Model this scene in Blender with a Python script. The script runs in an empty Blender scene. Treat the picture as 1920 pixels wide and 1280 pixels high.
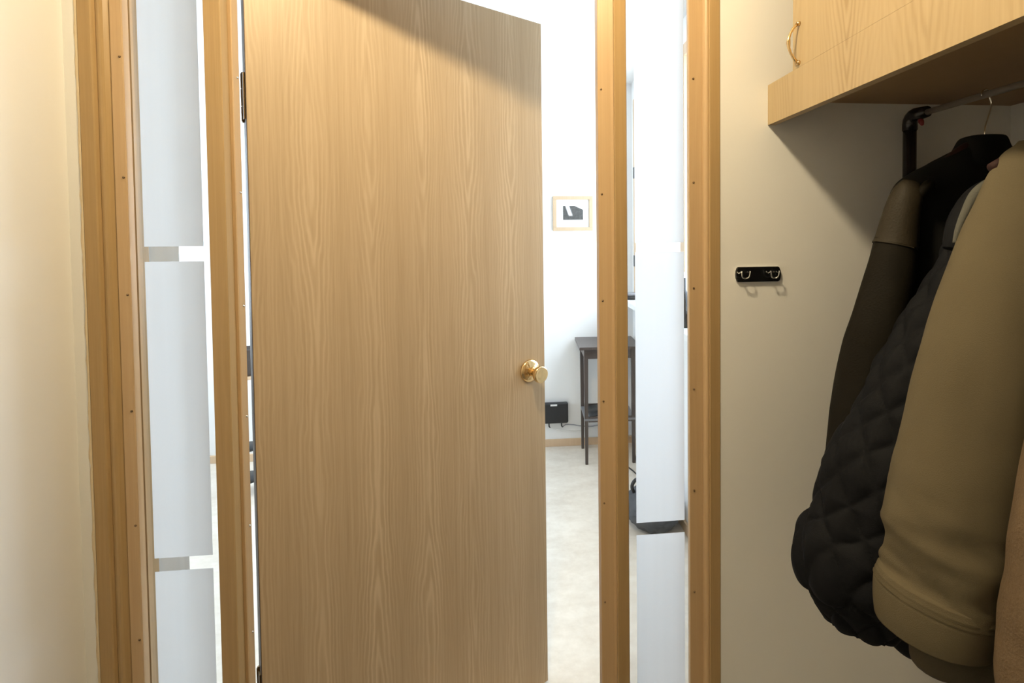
import bpy, bmesh, math, random
from mathutils import Vector, Matrix, noise

S = bpy.context.scene
COL = S.collection
rnd = random.Random(7)

# ------------------------------------------------------------------ camera
cam_d = bpy.data.cameras.new('camera')
cam = bpy.data.objects.new('camera', cam_d)
COL.objects.link(cam)
S.camera = cam
YAW, PITCH, ROLL, EYE = 0.09640, -0.02864, -0.00993, 1.42
fw = Vector((math.sin(YAW) * math.cos(PITCH), math.cos(YAW) * math.cos(PITCH), math.sin(PITCH)))
rt = Vector((math.cos(YAW), -math.sin(YAW), 0.0))
up = rt.cross(fw)
rt2 = rt * math.cos(ROLL) + up * math.sin(ROLL)
up2 = -rt * math.sin(ROLL) + up * math.cos(ROLL)
cam.matrix_world = Matrix(((rt2.x, up2.x, -fw.x, 0.0), (rt2.y, up2.y, -fw.y, 0.0),
                           (rt2.z, up2.z, -fw.z, EYE), (0, 0, 0, 1)))
cam_d.sensor_width = 36.0
cam_d.lens = 18.0
cam_d.shift_x = -0.0470
cam_d.shift_y = -0.0897
cam_d.clip_start = 0.02

# ------------------------------------------------------------------ world and exposure
W = bpy.data.worlds.new('world')
S.world = W
W.use_nodes = True
bg = W.node_tree.nodes['Background']
bg.inputs['Color'].default_value = (0.74, 0.875, 1.0, 1)
bg.inputs['Strength'].default_value = 10.8
S.view_settings.view_transform = 'Standard'
S.view_settings.look = 'None'
S.view_settings.exposure = 0.0
S.view_settings.gamma = 1.0
S.view_settings.use_curve_mapping = False
LAMP_COL = (1.0, 0.82, 0.52)
LAMP_STRENGTH = 370.0
LAMP_POS = (-0.065, 0.585, 2.43)
# daylight enters the far room through its window and an added, unseen left one: a portal guides the sky light there
for loc, rz, sy, sz in (((0.945, 2.547, 1.66), 90, 1.85, 1.36), ((-2.79, 2.78, 1.54), -90, 1.36, 1.48)):
    pl_d = bpy.data.lights.new('window_portal', 'AREA')
    pl_d.shape = 'RECTANGLE'
    pl_d.size = sy
    pl_d.size_y = sz
    pl_d.cycles.is_portal = True
    pl = bpy.data.objects.new('window_portal', pl_d)
    COL.objects.link(pl)
    pl.location = loc
    pl.rotation_euler = (math.radians(90), 0, math.radians(rz))

# ------------------------------------------------------------------ material helpers
MATS = {}


def nodes_of(name):
    m = bpy.data.materials.new(name)
    m.use_nodes = True
    nt = m.node_tree
    nt.nodes.clear()
    MATS[name] = m
    return m, nt


class NB:
    """small node builder"""

    def __init__(self, nt):
        self.nt = nt

    def n(self, t, **kw):
        nd = self.nt.nodes.new(t)
        for k, v in kw.items():
            setattr(nd, k, v)
        return nd

    def put(self, sock, v):
        if isinstance(v, bpy.types.NodeSocket):
            self.nt.links.new(v, sock)
        else:
            sock.default_value = v

    def math(self, op, a, b=0.0, c=0.0):
        nd = self.n('ShaderNodeMath', operation=op)
        self.put(nd.inputs[0], a)
        self.put(nd.inputs[1], b)
        self.put(nd.inputs[2], c)
        return nd.outputs[0]

    def noise(self, vec, scale, detail=2.0, rough=0.5, dim='3D'):
        nd = self.n('ShaderNodeTexNoise', noise_dimensions=dim)
        if vec is not None:
            self.put(nd.inputs['Vector'], vec)
        nd.inputs['Scale'].default_value = scale
        nd.inputs['Detail'].default_value = detail
        nd.inputs['Roughness'].default_value = rough
        return nd.outputs[0]

    def mapping(self, vec, scale=(1, 1, 1), loc=(0, 0, 0)):
        nd = self.n('ShaderNodeMapping')
        self.put(nd.inputs['Vector'], vec)
        nd.inputs['Scale'].default_value = scale
        nd.inputs['Location'].default_value = loc
        return nd.outputs[0]

    def mix(self, f, a, b):
        nd = self.n('ShaderNodeMix', data_type='RGBA')
        self.put(nd.inputs[0], f)
        self.put(nd.inputs[6], a if isinstance(a, bpy.types.NodeSocket) else (*a, 1))
        self.put(nd.inputs[7], b if isinstance(b, bpy.types.NodeSocket) else (*b, 1))
        return nd.outputs[2]

    def coords(self):
        return self.n('ShaderNodeTexCoord').outputs['Object']

    def bsdf(self, color, rough=0.5, metal=0.0, spec=0.5, bump=None, bstr=0.2, bdist=0.002):
        p = self.n('ShaderNodeBsdfPrincipled')
        self.put(p.inputs['Base Color'], color if isinstance(color, bpy.types.NodeSocket) else (*color, 1))
        self.put(p.inputs['Roughness'], rough)
        p.inputs['Metallic'].default_value = metal
        p.inputs['Specular IOR Level'].default_value = spec
        if bump is not None:
            b = self.n('ShaderNodeBump')
            b.inputs['Strength'].default_value = bstr
            b.inputs['Distance'].default_value = bdist
            self.put(b.inputs['Height'], bump)
            self.nt.links.new(b.outputs[0], p.inputs['Normal'])
        self.out(p.outputs[0])
        return p

    def out(self, sh):
        o = self.n('ShaderNodeOutputMaterial')
        self.nt.links.new(sh, o.inputs['Surface'])


def plain(name, col, rough=0.5, metal=0.0, spec=0.5, var=0.06, nscale=30.0, bstr=0.0):
    m, nt = nodes_of(name)
    b = NB(nt)
    v = b.noise(b.coords(), nscale, 3)
    d = tuple(c * (1 - var) for c in col)
    l = tuple(min(1, c * (1 + var)) for c in col)
    b.bsdf(b.mix(v, d, l), rough, metal, spec, bump=v if bstr else None, bstr=bstr)
    return m


def plaster(name, col):
    m, nt = nodes_of(name)
    b = NB(nt)
    co = b.coords()
    big = b.noise(co, 2.2, 2)
    fine = b.noise(co, 160.0, 3, 0.6)
    c = b.mix(big, tuple(x * 0.965 for x in col), col)
    b.bsdf(c, 0.75, 0, 0.25, bump=fine, bstr=0.12, bdist=0.001)
    return m


def oak(name, dark, mid, light, off=(0, 0, 0), strip=0.07, centre=0.0, shift=0.01, k1=105.0, width=0.036,
        amp=15.0, zs=0.9, contrast=1.0, rough=0.42, xaxis='X', fine=1.0):
    """plain-sawn veneer: arched growth rings in mirrored flitches, grain along Z"""
    m, nt = nodes_of(name)
    b = NB(nt)
    co = b.mapping(b.coords(), (1, 1, 1), off)
    sp = b.n('ShaderNodeSeparateXYZ')
    b.put(sp.inputs[0], co)
    x = sp.outputs[xaxis]
    z = sp.outputs['Z']
    wob = b.noise(b.mapping(co, (9, 9, 1.4)), 1.0, 3, 0.55)
    wob2 = b.noise(b.mapping(co, (38, 38, 9)), 1.0, 3, 0.55)
    xw = b.math('ADD', x, b.math('MULTIPLY', b.math('SUBTRACT', wob, 0.5), 0.050))
    xw = b.math('ADD', xw, b.math('MULTIPLY', b.math('SUBTRACT', wob2, 0.5), 0.013))
    pp = b.math('PINGPONG', b.math('ADD', xw, shift), strip)
    dx = b.math('SUBTRACT', pp, centre)
    zn = b.n('ShaderNodeCombineXYZ')
    b.put(zn.inputs[0], b.math('MULTIPLY', x, 1.3))
    b.put(zn.inputs[2], b.math('MULTIPLY', z, 1.0))
    zph = b.noise(zn.outputs[0], zs, 1.5, 0.45)
    # pointed arches: even ring spacing either side of each flitch centre
    ad = b.math('SQRT', b.math('ADD', b.math('MULTIPLY', dx, dx), 0.00003))
    ph = b.math('ADD', b.math('MULTIPLY', ad, k1), b.math('MULTIPLY', zph, amp))
    band = b.math('EXPONENT', b.math('MULTIPLY', b.math('POWER', b.math('DIVIDE', ad, width), 2.0), -1.0))
    band = b.math('MULTIPLY_ADD', band, 0.85, 0.15)
    s = b.math('SINE', b.math('MULTIPLY', ph, 2 * math.pi))
    s = b.math('MULTIPLY_ADD', s, 0.5, 0.5)
    s = b.math('MULTIPLY', b.math('POWER', s, 1.8), band)
    fade = b.noise(b.mapping(co, (7, 7, 0.9)), 1.0, 2)
    fr = b.n('ShaderNodeMapRange')
    b.put(fr.inputs[0], fade)
    fr.inputs[1].default_value = 0.36
    fr.inputs[2].default_value = 0.66
    s = b.math('MULTIPLY', s, b.math('MULTIPLY_ADD', fr.outputs[0], 0.75, 0.25))
    fib = b.noise(b.mapping(co, (420, 420, 5)), 1.0, 3, 0.6)
    fib2 = b.noise(b.mapping(co, (90, 90, 1.2)), 1.0, 3, 0.6)
    broad = b.noise(b.mapping(co, (13, 13, 0.5)), 1.0, 2)
    base = b.mix(broad, dark, mid)
    fibm = b.math('ADD', b.math('MULTIPLY', fib, 0.5), b.math('MULTIPLY', fib2, 0.5))
    fm = b.n('ShaderNodeMapRange')
    b.put(fm.inputs[0], fibm)
    fm.inputs[1].default_value = 0.35
    fm.inputs[2].default_value = 0.65
    base = b.mix(b.math('MULTIPLY', fm.outputs[0], 0.42 * fine), base, light)
    col = b.mix(b.math('MULTIPLY', s, 0.62 * contrast), base, light)
    b.bsdf(col, rough, 0, 0.4, bump=b.math('ADD', fibm, b.math('MULTIPLY', s, 0.3)), bstr=0.10, bdist=0.0006)
    return m


def fabric(name, col, col2, rough=0.85, weave=900.0, bstr=0.5, big=6.0, spec=0.2, sheen=0.0):
    m, nt = nodes_of(name)
    b = NB(nt)
    co = b.coords()
    f = b.noise(co, weave, 2)
    g = b.noise(co, big, 3)
    mixf = b.math('ADD', b.math('MULTIPLY', f, 0.5), b.math('MULTIPLY', g, 0.5))
    p = b.bsdf(b.mix(mixf, col, col2), rough, 0, spec, bump=f, bstr=bstr, bdist=0.0015)
    p.inputs['Sheen Weight'].default_value = sheen
    return m


plaster('paint_hall', (0.79, 0.775, 0.745))
plaster('paint_room', (0.88, 0.88, 0.875))
plaster('paint_ceiling', (0.86, 0.86, 0.85))
OD, OM, OL = (0.325, 0.205, 0.085), (0.385, 0.25, 0.108), (0.53, 0.37, 0.185)
oak('oak_door', (0.378, 0.272, 0.158), (0.438, 0.322, 0.198), (0.65, 0.510, 0.345), contrast=1.15, fine=0.85)
oak('oak_cabinet', (0.42, 0.315, 0.175), (0.47, 0.355, 0.205), (0.30, 0.205, 0.096), off=(0.3, 0.2, 0.4),
    strip=0.09, centre=0.0, k1=85, amp=18.0, zs=1.3, width=0.045, contrast=1.2, xaxis='Y', fine=0.7)
oak('oak_frame', OD, OM, OL, off=(0.43, 0.1, 0.7), strip=0.5, centre=0.9, k1=60, width=3.0, amp=5, zs=0.5, contrast=0.22,
    rough=0.36, fine=0.75)
oak('oak_bead', (0.43, 0.285, 0.145), (0.50, 0.335, 0.175), (0.62, 0.44, 0.26), off=(0.83, 0.5, 0.2), strip=0.5,
    centre=0.9, k1=60, width=3.0, amp=5, zs=0.5, contrast=0.2, rough=0.36, fine=0.6)
oak('pale_wood', (0.62, 0.43, 0.27), (0.68, 0.49, 0.32), (0.74, 0.56, 0.38), contrast=0.2)
oak('frame_wood', (0.42, 0.30, 0.185), (0.47, 0.345, 0.22), (0.53, 0.40, 0.27), contrast=0.2)
oak('dark_wood', (0.055, 0.040, 0.036), (0.075, 0.058, 0.052), (0.12, 0.10, 0.09), contrast=0.3, rough=0.35)
plain('edge_band', (0.085, 0.055, 0.040), 0.5)
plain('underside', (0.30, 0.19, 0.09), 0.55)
plain('brass', (0.80, 0.58, 0.30), 0.16, 1.0, var=0.03)
plain('old_brass', (0.20, 0.13, 0.06), 0.35, 1.0, var=0.25)
plain('nail_steel', (0.22, 0.15, 0.09), 0.35, 1.0)
plain('chrome', (0.80, 0.80, 0.78), 0.14, 1.0, var=0.02)
plain('black_gloss', (0.006, 0.006, 0.007), 0.22)
plain('black_plastic', (0.016, 0.017, 0.019), 0.45)
plain('black_tube', (0.014, 0.012, 0.013), 0.22)
plain('grey_tube', (0.30, 0.27, 0.24), 0.35, 0.4)
plain('red_plastic', (0.16, 0.012, 0.014), 0.4)
plain('white_paint', (0.85, 0.85, 0.84), 0.4)
plain('caulk_cream', (0.74, 0.60, 0.40), 0.7, var=0.1, nscale=60)
plain('paper_mat', (0.88, 0.87, 0.84), 0.8)
plain('grey_cable', (0.32, 0.32, 0.34), 0.5)
plain('tarnished_dark', (0.05, 0.025, 0.02), 0.4)
plain('dark_red_wood', (0.030, 0.012, 0.010), 0.65, spec=0.2)
plain('grey_shelf', (0.20, 0.20, 0.215), 0.35)
plain('hall_floor', (0.20, 0.20, 0.205), 0.6, var=0.2, nscale=8)
fabric('cloth_black', (0.006, 0.006, 0.0058), (0.010, 0.0098, 0.009))
fabric('leather_brown', (0.0068, 0.0055, 0.0032), (0.0105, 0.0085, 0.005), rough=0.7, weave=260, bstr=0.35, spec=0.12)
fabric('leather_patch', (0.019, 0.014, 0.0078), (0.030, 0.023, 0.0125), rough=0.6, weave=260, bstr=0.35, spec=0.2)
fabric('quilt_navy', (0.0055, 0.0058, 0.0070), (0.0085, 0.0090, 0.0108), rough=0.7, weave=700, bstr=0.25, spec=0.10)
fabric('lining_grey', (0.085, 0.083, 0.072), (0.12, 0.118, 0.10), rough=0.8)
fabric('canvas_olive', (0.098, 0.079, 0.046), (0.130, 0.106, 0.063), weave=800, bstr=0.4)
fabric('canvas_dark', (0.060, 0.050, 0.031), (0.085, 0.070, 0.043), weave=800, bstr=0.4)
fabric('suede_tan', (0.095, 0.063, 0.036), (0.175, 0.122, 0.072), rough=0.95, weave=300, bstr=0.8, big=30)
fabric('bag_grey', (0.055, 0.060, 0.068), (0.12, 0.125, 0.135), rough=0.7, weave=300, big=14)

# marbled linoleum
m, nt = nodes_of('linoleum')
b = NB(nt)
co = b.coords()
w1 = b.noise(b.mapping(co, (1, 2.2, 1)), 5.0, 6, 0.62)
w2 = b.noise(co, 38.0, 4, 0.6)
mr = b.n('ShaderNodeMapRange')
b.put(mr.inputs[0], b.math('ADD', b.math('MULTIPLY', w1, 0.7), b.math('MULTIPLY', w2, 0.3)))
mr.inputs[1].default_value = 0.36
mr.inputs[2].default_value = 0.62
b.bsdf(b.mix(mr.outputs[0], (0.66, 0.585, 0.49), (0.79, 0.725, 0.635)), 0.38, 0, 0.4)

# clear glass pane (thin, does not bend the view)
m, nt = nodes_of('clear_glass')
b = NB(nt)
tr = b.n('ShaderNodeBsdfTransparent')
tr.inputs[0].default_value = (0.97, 0.975, 0.978, 1)
gl = b.n('ShaderNodeBsdfGlossy')
gl.inputs['Roughness'].default_value = 0.02
lw = b.n('ShaderNodeLayerWeight')
lw.inputs[0].default_value = 0.5
refl = b.math('MULTIPLY_ADD', b.math('POWER', lw.outputs['Facing'], 5.0), 0.75, 0.035)
mx = b.n('ShaderNodeMixShader')
b.put(mx.inputs[0], refl)
nt.links.new(tr.outputs[0], mx.inputs[1])
nt.links.new(gl.outputs[0], mx.inputs[2])
b.out(mx.outputs[0])

# frosted privacy film: milky, scatters the light that comes through
m, nt = nodes_of('frosted_film')
b = NB(nt)
v = b.noise(b.mapping(b.coords(), (60, 60, 1.5)), 1.0, 2)
c = b.mix(v, (0.79, 0.795, 0.81), (0.82, 0.825, 0.84))
tl = b.n('ShaderNodeBsdfTranslucent')
b.put(tl.inputs[0], c)
df = b.n('ShaderNodeBsdfDiffuse')
b.put(df.inputs[0], c)
mx = b.n('ShaderNodeMixShader')
mx.inputs[0].default_value = 0.05
nt.links.new(tl.outputs[0], mx.inputs[1])
nt.links.new(df.outputs[0], mx.inputs[2])
b.out(mx.outputs[0])

# thin white curtain cloth
m, nt = nodes_of('curtain_white')
b = NB(nt)
v = b.noise(b.mapping(b.coords(), (500, 500, 500)), 1.0, 2)
c = b.mix(v, (0.80, 0.80, 0.79), (0.86, 0.86, 0.85))
tl = b.n('ShaderNodeBsdfTranslucent')
b.put(tl.inputs[0], c)
df = b.n('ShaderNodeBsdfDiffuse')
b.put(df.inputs[0], c)
mx = b.n('ShaderNodeMixShader')
mx.inputs[0].default_value = 0.82
nt.links.new(tl.outputs[0], mx.inputs[1])
nt.links.new(df.outputs[0], mx.inputs[2])
b.out(mx.outputs[0])

# lamp globe
m, nt = nodes_of('lamp_glow')
b = NB(nt)
em = b.n('ShaderNodeEmission')
em.inputs[0].default_value = (*LAMP_COL, 1)
em.inputs[1].default_value = LAMP_STRENGTH
b.out(em.outputs[0])

# little monochrome photograph print
m, nt = nodes_of('photo_print')
b = NB(nt)
co = b.coords()
sp = b.n('ShaderNodeSeparateXYZ')
b.put(sp.inputs[0], co)
px, pz = sp.outputs[0], sp.outputs[2]


def sstep(v, a, c_):
    r = b.n('ShaderNodeMapRange', interpolation_type='SMOOTHSTEP')
    b.put(r.inputs[0], v)
    r.inputs[1].default_value = a
    r.inputs[2].default_value = c_
    return r.outputs[0]


# pale slanting patch left of the middle, pale upper right corner, dark ground
line = b.math('ADD', px, b.math('MULTIPLY', pz, 0.35))
patch = b.math('MULTIPLY', sstep(line, -0.042, -0.030), b.math('SUBTRACT', 1.0, sstep(line, -0.020, -0.004)))
patch = b.math('MULTIPLY', patch, sstep(pz, -0.026, -0.012))
corner = sstep(b.math('ADD', px, b.math('MULTIPLY', pz, 2.2)), 0.112, 0.122)
nz = b.noise(co, 70.0, 4)
val = b.math('MAXIMUM', b.math('MULTIPLY', patch, 0.8), b.math('MULTIPLY', corner, 0.75))
val = b.math('ADD', val, b.math('MULTIPLY', nz, 0.12))
b.bsdf(b.mix(val, (0.018, 0.018, 0.016), (0.82, 0.80, 0.78)), 0.35)


# ------------------------------------------------------------------ mesh helpers
def link(name, me, mat, parent=None, smooth=False):
    o = bpy.data.objects.new(name, me)
    COL.objects.link(o)
    if mat:
        me.materials.clear()
        me.materials.append(MATS[mat])
    if smooth:
        for p in me.polygons:
            p.use_smooth = True
    if parent is not None:
        o.parent = parent
    return o


def pydata(name, vs, fs):
    me = bpy.data.meshes.new(name)
    me.from_pydata([tuple(v) for v in vs], [], fs)
    bm = bmesh.new()
    bm.from_mesh(me)
    bmesh.ops.recalc_face_normals(bm, faces=bm.faces)
    bm.to_mesh(me)
    bm.free()
    me.update()
    return me


def box(name, x0, x1, y0, y1, z0, z1, mat, parent=None, bev=0.0, seg=2):
    vs = [(x, y, z) for x in (x0, x1) for y in (y0, y1) for z in (z0, z1)]
    fs = [(0, 1, 3, 2), (4, 6, 7, 5), (0, 4, 5, 1), (2, 3, 7, 6), (0, 2, 6, 4), (1, 5, 7, 3)]
    me = pydata(name, vs, fs)
    if bev:
        bm = bmesh.new()
        bm.from_mesh(me)
        bmesh.ops.bevel(bm, geom=bm.edges[:], offset=bev, segments=seg, profile=0.5, affect='EDGES')
        bm.to_mesh(me)
        bm.free()
    return link(name, me, mat, parent)


def prism(name, poly, z0, z1, mat, parent=None, axis='z'):
    """extrude a 2D outline; axis z: (x,y) outline, axis y: (x,z) outline, axis x: (y,z) outline"""
    n = len(poly)

    def P(a, c, t):
        return (a, c, t) if axis == 'z' else ((a, t, c) if axis == 'y' else (t, a, c))
    vs = [P(a, c, z0) for a, c in poly] + [P(a, c, z1) for a, c in poly]
    fs = [tuple(range(n - 1, -1, -1)), tuple(range(n, 2 * n))]
    fs += [(i, (i + 1) % n, n + (i + 1) % n, n + i) for i in range(n)]
    return link(name, pydata(name, vs, fs), mat, parent)


def tube(name, pts, r, mat, parent=None, nu=10, smooth=True, samples=0):
    """round tube along a path; r a number or a list"""
    P = [Vector(p) for p in pts]
    Rr = list(r) if isinstance(r, (list, tuple)) else [r] * len(P)
    if samples:
        P, Rr = resample(P, Rr, samples)
    vs, fs = [], []
    n1 = None
    for i, p in enumerate(P):
        t = (P[min(i + 1, len(P) - 1)] - P[max(i - 1, 0)]).normalized()
        if n1 is None:
            a = Vector((0, 0, 1)) if abs(t.z) < 0.9 else Vector((1, 0, 0))
            n1 = (a - t * a.dot(t)).normalized()
        else:
            n1 = (n1 - t * n1.dot(t)).normalized()
        n2 = t.cross(n1)
        for k in range(nu):
            a = 2 * math.pi * k / nu
            vs.append(p + (n1 * math.cos(a) + n2 * math.sin(a)) * Rr[i])
    m_ = len(P)
    for i in range(m_ - 1):
        for k in range(nu):
            fs.append((i * nu + k, i * nu + (k + 1) % nu, (i + 1) * nu + (k + 1) % nu, (i + 1) * nu + k))
    fs.append(tuple(range(nu - 1, -1, -1)))
    fs.append(tuple((m_ - 1) * nu + k for k in range(nu)))
    return link(name, pydata(name, vs, fs), mat, parent, smooth)


def cr(p0, p1, p2, p3, t):
    return 0.5 * ((2 * p1) + (p2 - p0) * t + (2 * p0 - 5 * p1 + 4 * p2 - p3) * t * t + (3 * p1 - p0 - 3 * p2 + p3) * t ** 3)


def resample(P, Rr, n):
    m_ = len(P)
    oP, oR = [], []
    for k in range(n):
        u = k / (n - 1) * (m_ - 1)
        i = min(int(u), m_ - 2)
        t = u - i
        g = [max(0, i - 1), i, i + 1, min(m_ - 1, i + 2)]
        oP.append(cr(*[P[j] for j in g], t))
        oR.append(max(0.0005, cr(*[Rr[j] for j in g], t)))
    return oP, oR


def lathe(name, prof, mat, parent=None, nu=32, axis='z'):
    vs, fs = [], []
    for r_, h_ in prof:
        for k in range(nu):
            a = 2 * math.pi * k / nu
            c_, s_ = r_ * math.cos(a), r_ * math.sin(a)
            vs.append((c_, s_, h_) if axis == 'z' else (c_, -h_, s_))
    for i in range(len(prof) - 1):
        for k in range(nu):
            fs.append((i * nu + k, i * nu + (k + 1) % nu, (i + 1) * nu + (k + 1) % nu, (i + 1) * nu + k))
    fs.append(tuple(range(nu - 1, -1, -1)))
    fs.append(tuple((len(prof) - 1) * nu + k for k in range(nu)))
    return link(name, pydata(name, vs, fs), mat, parent, True)


def empty(name, loc=(0, 0, 0), rz=0.0):
    o = bpy.data.objects.new(name, None)
    o.empty_display_size = 0.05
    COL.objects.link(o)
    o.location = loc
    o.rotation_euler = (0, 0, rz)
    return o


def tag(o, label=None, cat=None, group=None, kind=None):
    if label:
        o['label'] = label
    if cat:
        o['category'] = cat
    if group:
        o['group'] = group
    if kind:
        o['kind'] = kind
    return o


def struct(o, label):
    return tag(o, label=label, kind='structure')


def ring_wall(name, y0, y1, z0, z1, hy0, hy1, hz0, hz1, x0, x1, mat):
    """wall slab normal to X with one rectangular opening"""
    vs = []
    for x in (x0, x1):
        vs += [(x, y0, z0), (x, y1, z0), (x, y1, z1), (x, y0, z1), (x, hy0, hz0), (x, hy1, hz0), (x, hy1, hz1), (x, hy0, hz1)]
    fs = []
    for i in range(4):
        j = (i + 1) % 4
        fs += [(i, j, 4 + j, 4 + i), (8 + i, 8 + j, 12 + j, 12 + i), (i, j, 8 + j, 8 + i), (4 + i, 4 + j, 12 + j, 12 + i)]
    return link(name, pydata(name, vs, fs), mat)


# ================================================================== STRUCTURE
XL, XR, XFR, XFL = -0.905, 1.223, 0.858, -2.70
YB, YF = -1.30, 3.556
ZC = 2.475
FL = -0.065
ZH = 2.56
struct(box('floor', XFL - 0.1, XR + 0.1, 1.20, YF + 0.1, FL - 0.06, FL, 'linoleum'), 'pale cream marbled linoleum floor of the bright room')
struct(box('floor', XL - 0.1, XR + 0.1, YB - 0.1, 1.20, FL - 0.06, FL, 'hall_floor'), 'dark floor of the entry')
struct(box('ceiling', XFL - 0.1, XR + 0.1, 1.20, YF + 0.1, ZC, ZC + 0.06, 'paint_ceiling'), 'white painted ceiling of the bright room')
struct(box('ceiling', XL - 0.1, XR + 0.1, YB - 0.1, 1.20, ZH, ZH + 0.06, 'paint_ceiling'), 'white painted ceiling of the entry')
struct(box('wall_left', XL - 0.08, XL, YB, 1.15, FL, ZH, 'paint_hall'), 'cream plaster wall left of the door partition')
struct(box('wall_right', XR, XR + 0.08, YB, 1.25, FL, ZH, 'paint_hall'), 'cream wall behind the hanging coats')
struct(box('wall_back', XL - 0.08, XR + 0.08, YB - 0.08, YB, FL, ZH, 'paint_hall'), 'cream wall behind the camera')
struct(box('wall_front', 0.486, XR, 1.15, 1.25, FL, ZH, 'paint_hall'), 'cream wall with the hook strip, right of the partition')
struct(box('wall_front', XFL, -0.876, 1.15, 1.25, FL, ZH, 'paint_hall'), 'narrow cream wall strip left of the oak partition')
struct(box('wall_front', -0.876, 0.486, 1.15, 1.25, 2.20, ZH, 'paint_hall'), 'cream wall above the oak partition')
struct(box('wall_far', XFL - 0.1, XFR + 0.12, YF, YF + 0.1, FL, ZC, 'paint_room'), 'white far wall with the small framed photograph')
struct(ring_wall('wall_far_left', 1.25, YF, FL, ZC, 2.10, 3.46, 0.80, 2.28, XFL - 0.1, XFL, 'paint_room'), 'white left wall of the bright room')
struct(ring_wall('wall_far_right', 1.25, YF, FL, ZC, 1.62, 3.473, 0.981, 2.340, XFR, XFR + 0.12, 'paint_room'),
       'white window wall of the bright room')
struct(box('baseboard_far', XFL, XFR, YF - 0.014, YF, FL, FL + 0.050, 'pale_wood', bev=0.002), 'low pale wood baseboard along the far wall')
struct(box('baseboard_far_right', XFR - 0.014, XFR, 1.25, YF - 0.014, FL, FL + 0.050, 'pale_wood', bev=0.002),
       'low pale wood baseboard under the window')

# ---- oak partition: posts, header, sills
ZT = 2.11


def round_nose(xa, xb, yfront, yback, n=8, bulge=0.008):
    pts = []
    for i in range(n + 1):
        t = i / n
        pts.append((xa + (xb - xa) * t, yfront + bulge * (1 - math.sin(math.pi * (0.12 + 0.76 * t))) * 1.6))
    return pts + [(xb, yback), (xa, yback)]


NAIL = None


def nails(parent, x, y, zs, mat='nail_steel', r=0.0026, axis='y'):
    global NAIL
    for z in zs:
        if NAIL is None or NAIL.materials[0].name != mat:
            bm = bmesh.new()
            bmesh.ops.create_uvsphere(bm, u_segments=8, v_segments=6, radius=1.0)
            bm.faces.ensure_lookup_table()
            me = bpy.data.meshes.new('nail')
            bm.to_mesh(me)
            bm.free()
            for p in me.polygons:
                p.use_smooth = True
            me.materials.append(MATS[mat])
            NAIL = me
        o = bpy.data.objects.new('nail', NAIL)
        COL.objects.link(o)
        o.location = (x, y, z)
        o.scale = (r, r, r)
        o.parent = parent
        o['label'] = 'small metal nail head'


t1 = struct(empty('trim_1'), 'moulded oak post at the left wall with a rounded bead')
prism('casing', [(-0.876, 1.148), (-0.874, 1.146), (-0.850, 1.146), (-0.8475, 1.1475), (-0.846, 1.151), (-0.845, 1.153), (-0.845, 1.25), (-0.876, 1.25)],
      FL, 2.2, 'oak_frame', t1)
prism('moulding', [(-0.845, 1.1535), (-0.842, 1.1515), (-0.838, 1.1505), (-0.834, 1.1510), (-0.830, 1.1530), (-0.827, 1.1562), (-0.8245, 1.1590),
                   (-0.822, 1.1605), (-0.820, 1.1610), (-0.820, 1.25), (-0.845, 1.25)], FL + 0.155, ZT, 'oak_frame', t1)
prism('glazing_bead', [(-0.820, 1.157), (-0.7985, 1.157), (-0.797, 1.159), (-0.797, 1.1755), (-0.820, 1.1755)], 0.09, ZT, 'oak_bead', t1)
prism('back_bead', [(-0.820, 1.185), (-0.800, 1.185), (-0.800, 1.20), (-0.808, 1.205), (-0.820, 1.205)], 0.09, ZT, 'oak_bead', t1)
nails(t1, -0.803, 1.157, [2.04, 1.799, 1.549, 1.303, 1.056, 0.81, 0.561, 0.32])
# uneven caulk line where the post meets the wall
vs, fs = [], []
N = 160
for i in range(N + 1):
    z = 2.2 * i / N
    w = 0.0045 + 0.003 * noise.noise((z * 30, 1.3, 0)) + 0.002 * noise.noise((z * 90, 5.3, 0))
    vs += [(-0.8755, 1.1470, z), (-0.8775 - w * 0.5, 1.1462 + w * 0.2, z), (-0.878 - w, 1.1499, z)]
for i in range(N):
    a = i * 3
    fs += [(a, a + 1, a + 4, a + 3), (a + 1, a + 2, a + 5, a + 4)]
link('caulk_line', pydata('caulk_line', vs, fs), 'caulk_cream', t1, True)['label'] = 'uneven cream caulk line'

t2 = struct(empty('trim_2'), 'oak hinge jamb left of the open door')
prism('jamb', [(-0.634, 1.15), (-0.6015, 1.15), (-0.600, 1.1515), (-0.600, 1.205), (-0.625, 1.205), (-0.625, 1.25), (-0.650, 1.25),
               (-0.650, 1.185), (-0.634, 1.185)], FL, ZT, 'oak_frame', t2)
prism('door_stop', [(-0.600, 1.178), (-0.594, 1.178), (-0.5925, 1.180), (-0.5925, 1.205), (-0.600, 1.205)], FL, ZT, 'oak_bead', t2)
nails(t2, -0.5925, 1.196, [2.05, 1.772, 1.521, 1.27, 1.022, 0.774, 0.53, 0.28], mat='chrome', r=0.0030)

t3 = struct(empty('trim_3'), 'oak latch jamb right of the open door')
prism('jamb', [(0.2395, 1.15), (0.2645, 1.15), (0.266, 1.1515), (0.266, 1.185), (0.271, 1.185), (0.271, 1.25), (0.212, 1.25), (0.212, 1.205),
               (0.238, 1.205), (0.238, 1.1515)], FL, ZT, 'oak_frame', t3)
prism('door_stop', [(0.205, 1.172), (0.232, 1.166), (0.238, 1.163), (0.238, 1.205), (0.2035, 1.205), (0.2035, 1.174)], FL, ZT, 'oak_bead', t3)
nails(t3, 0.2115, 1.171, [2.03, 1.753, 1.513, 1.266, 1.031, 0.789, 0.552, 0.31])

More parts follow.
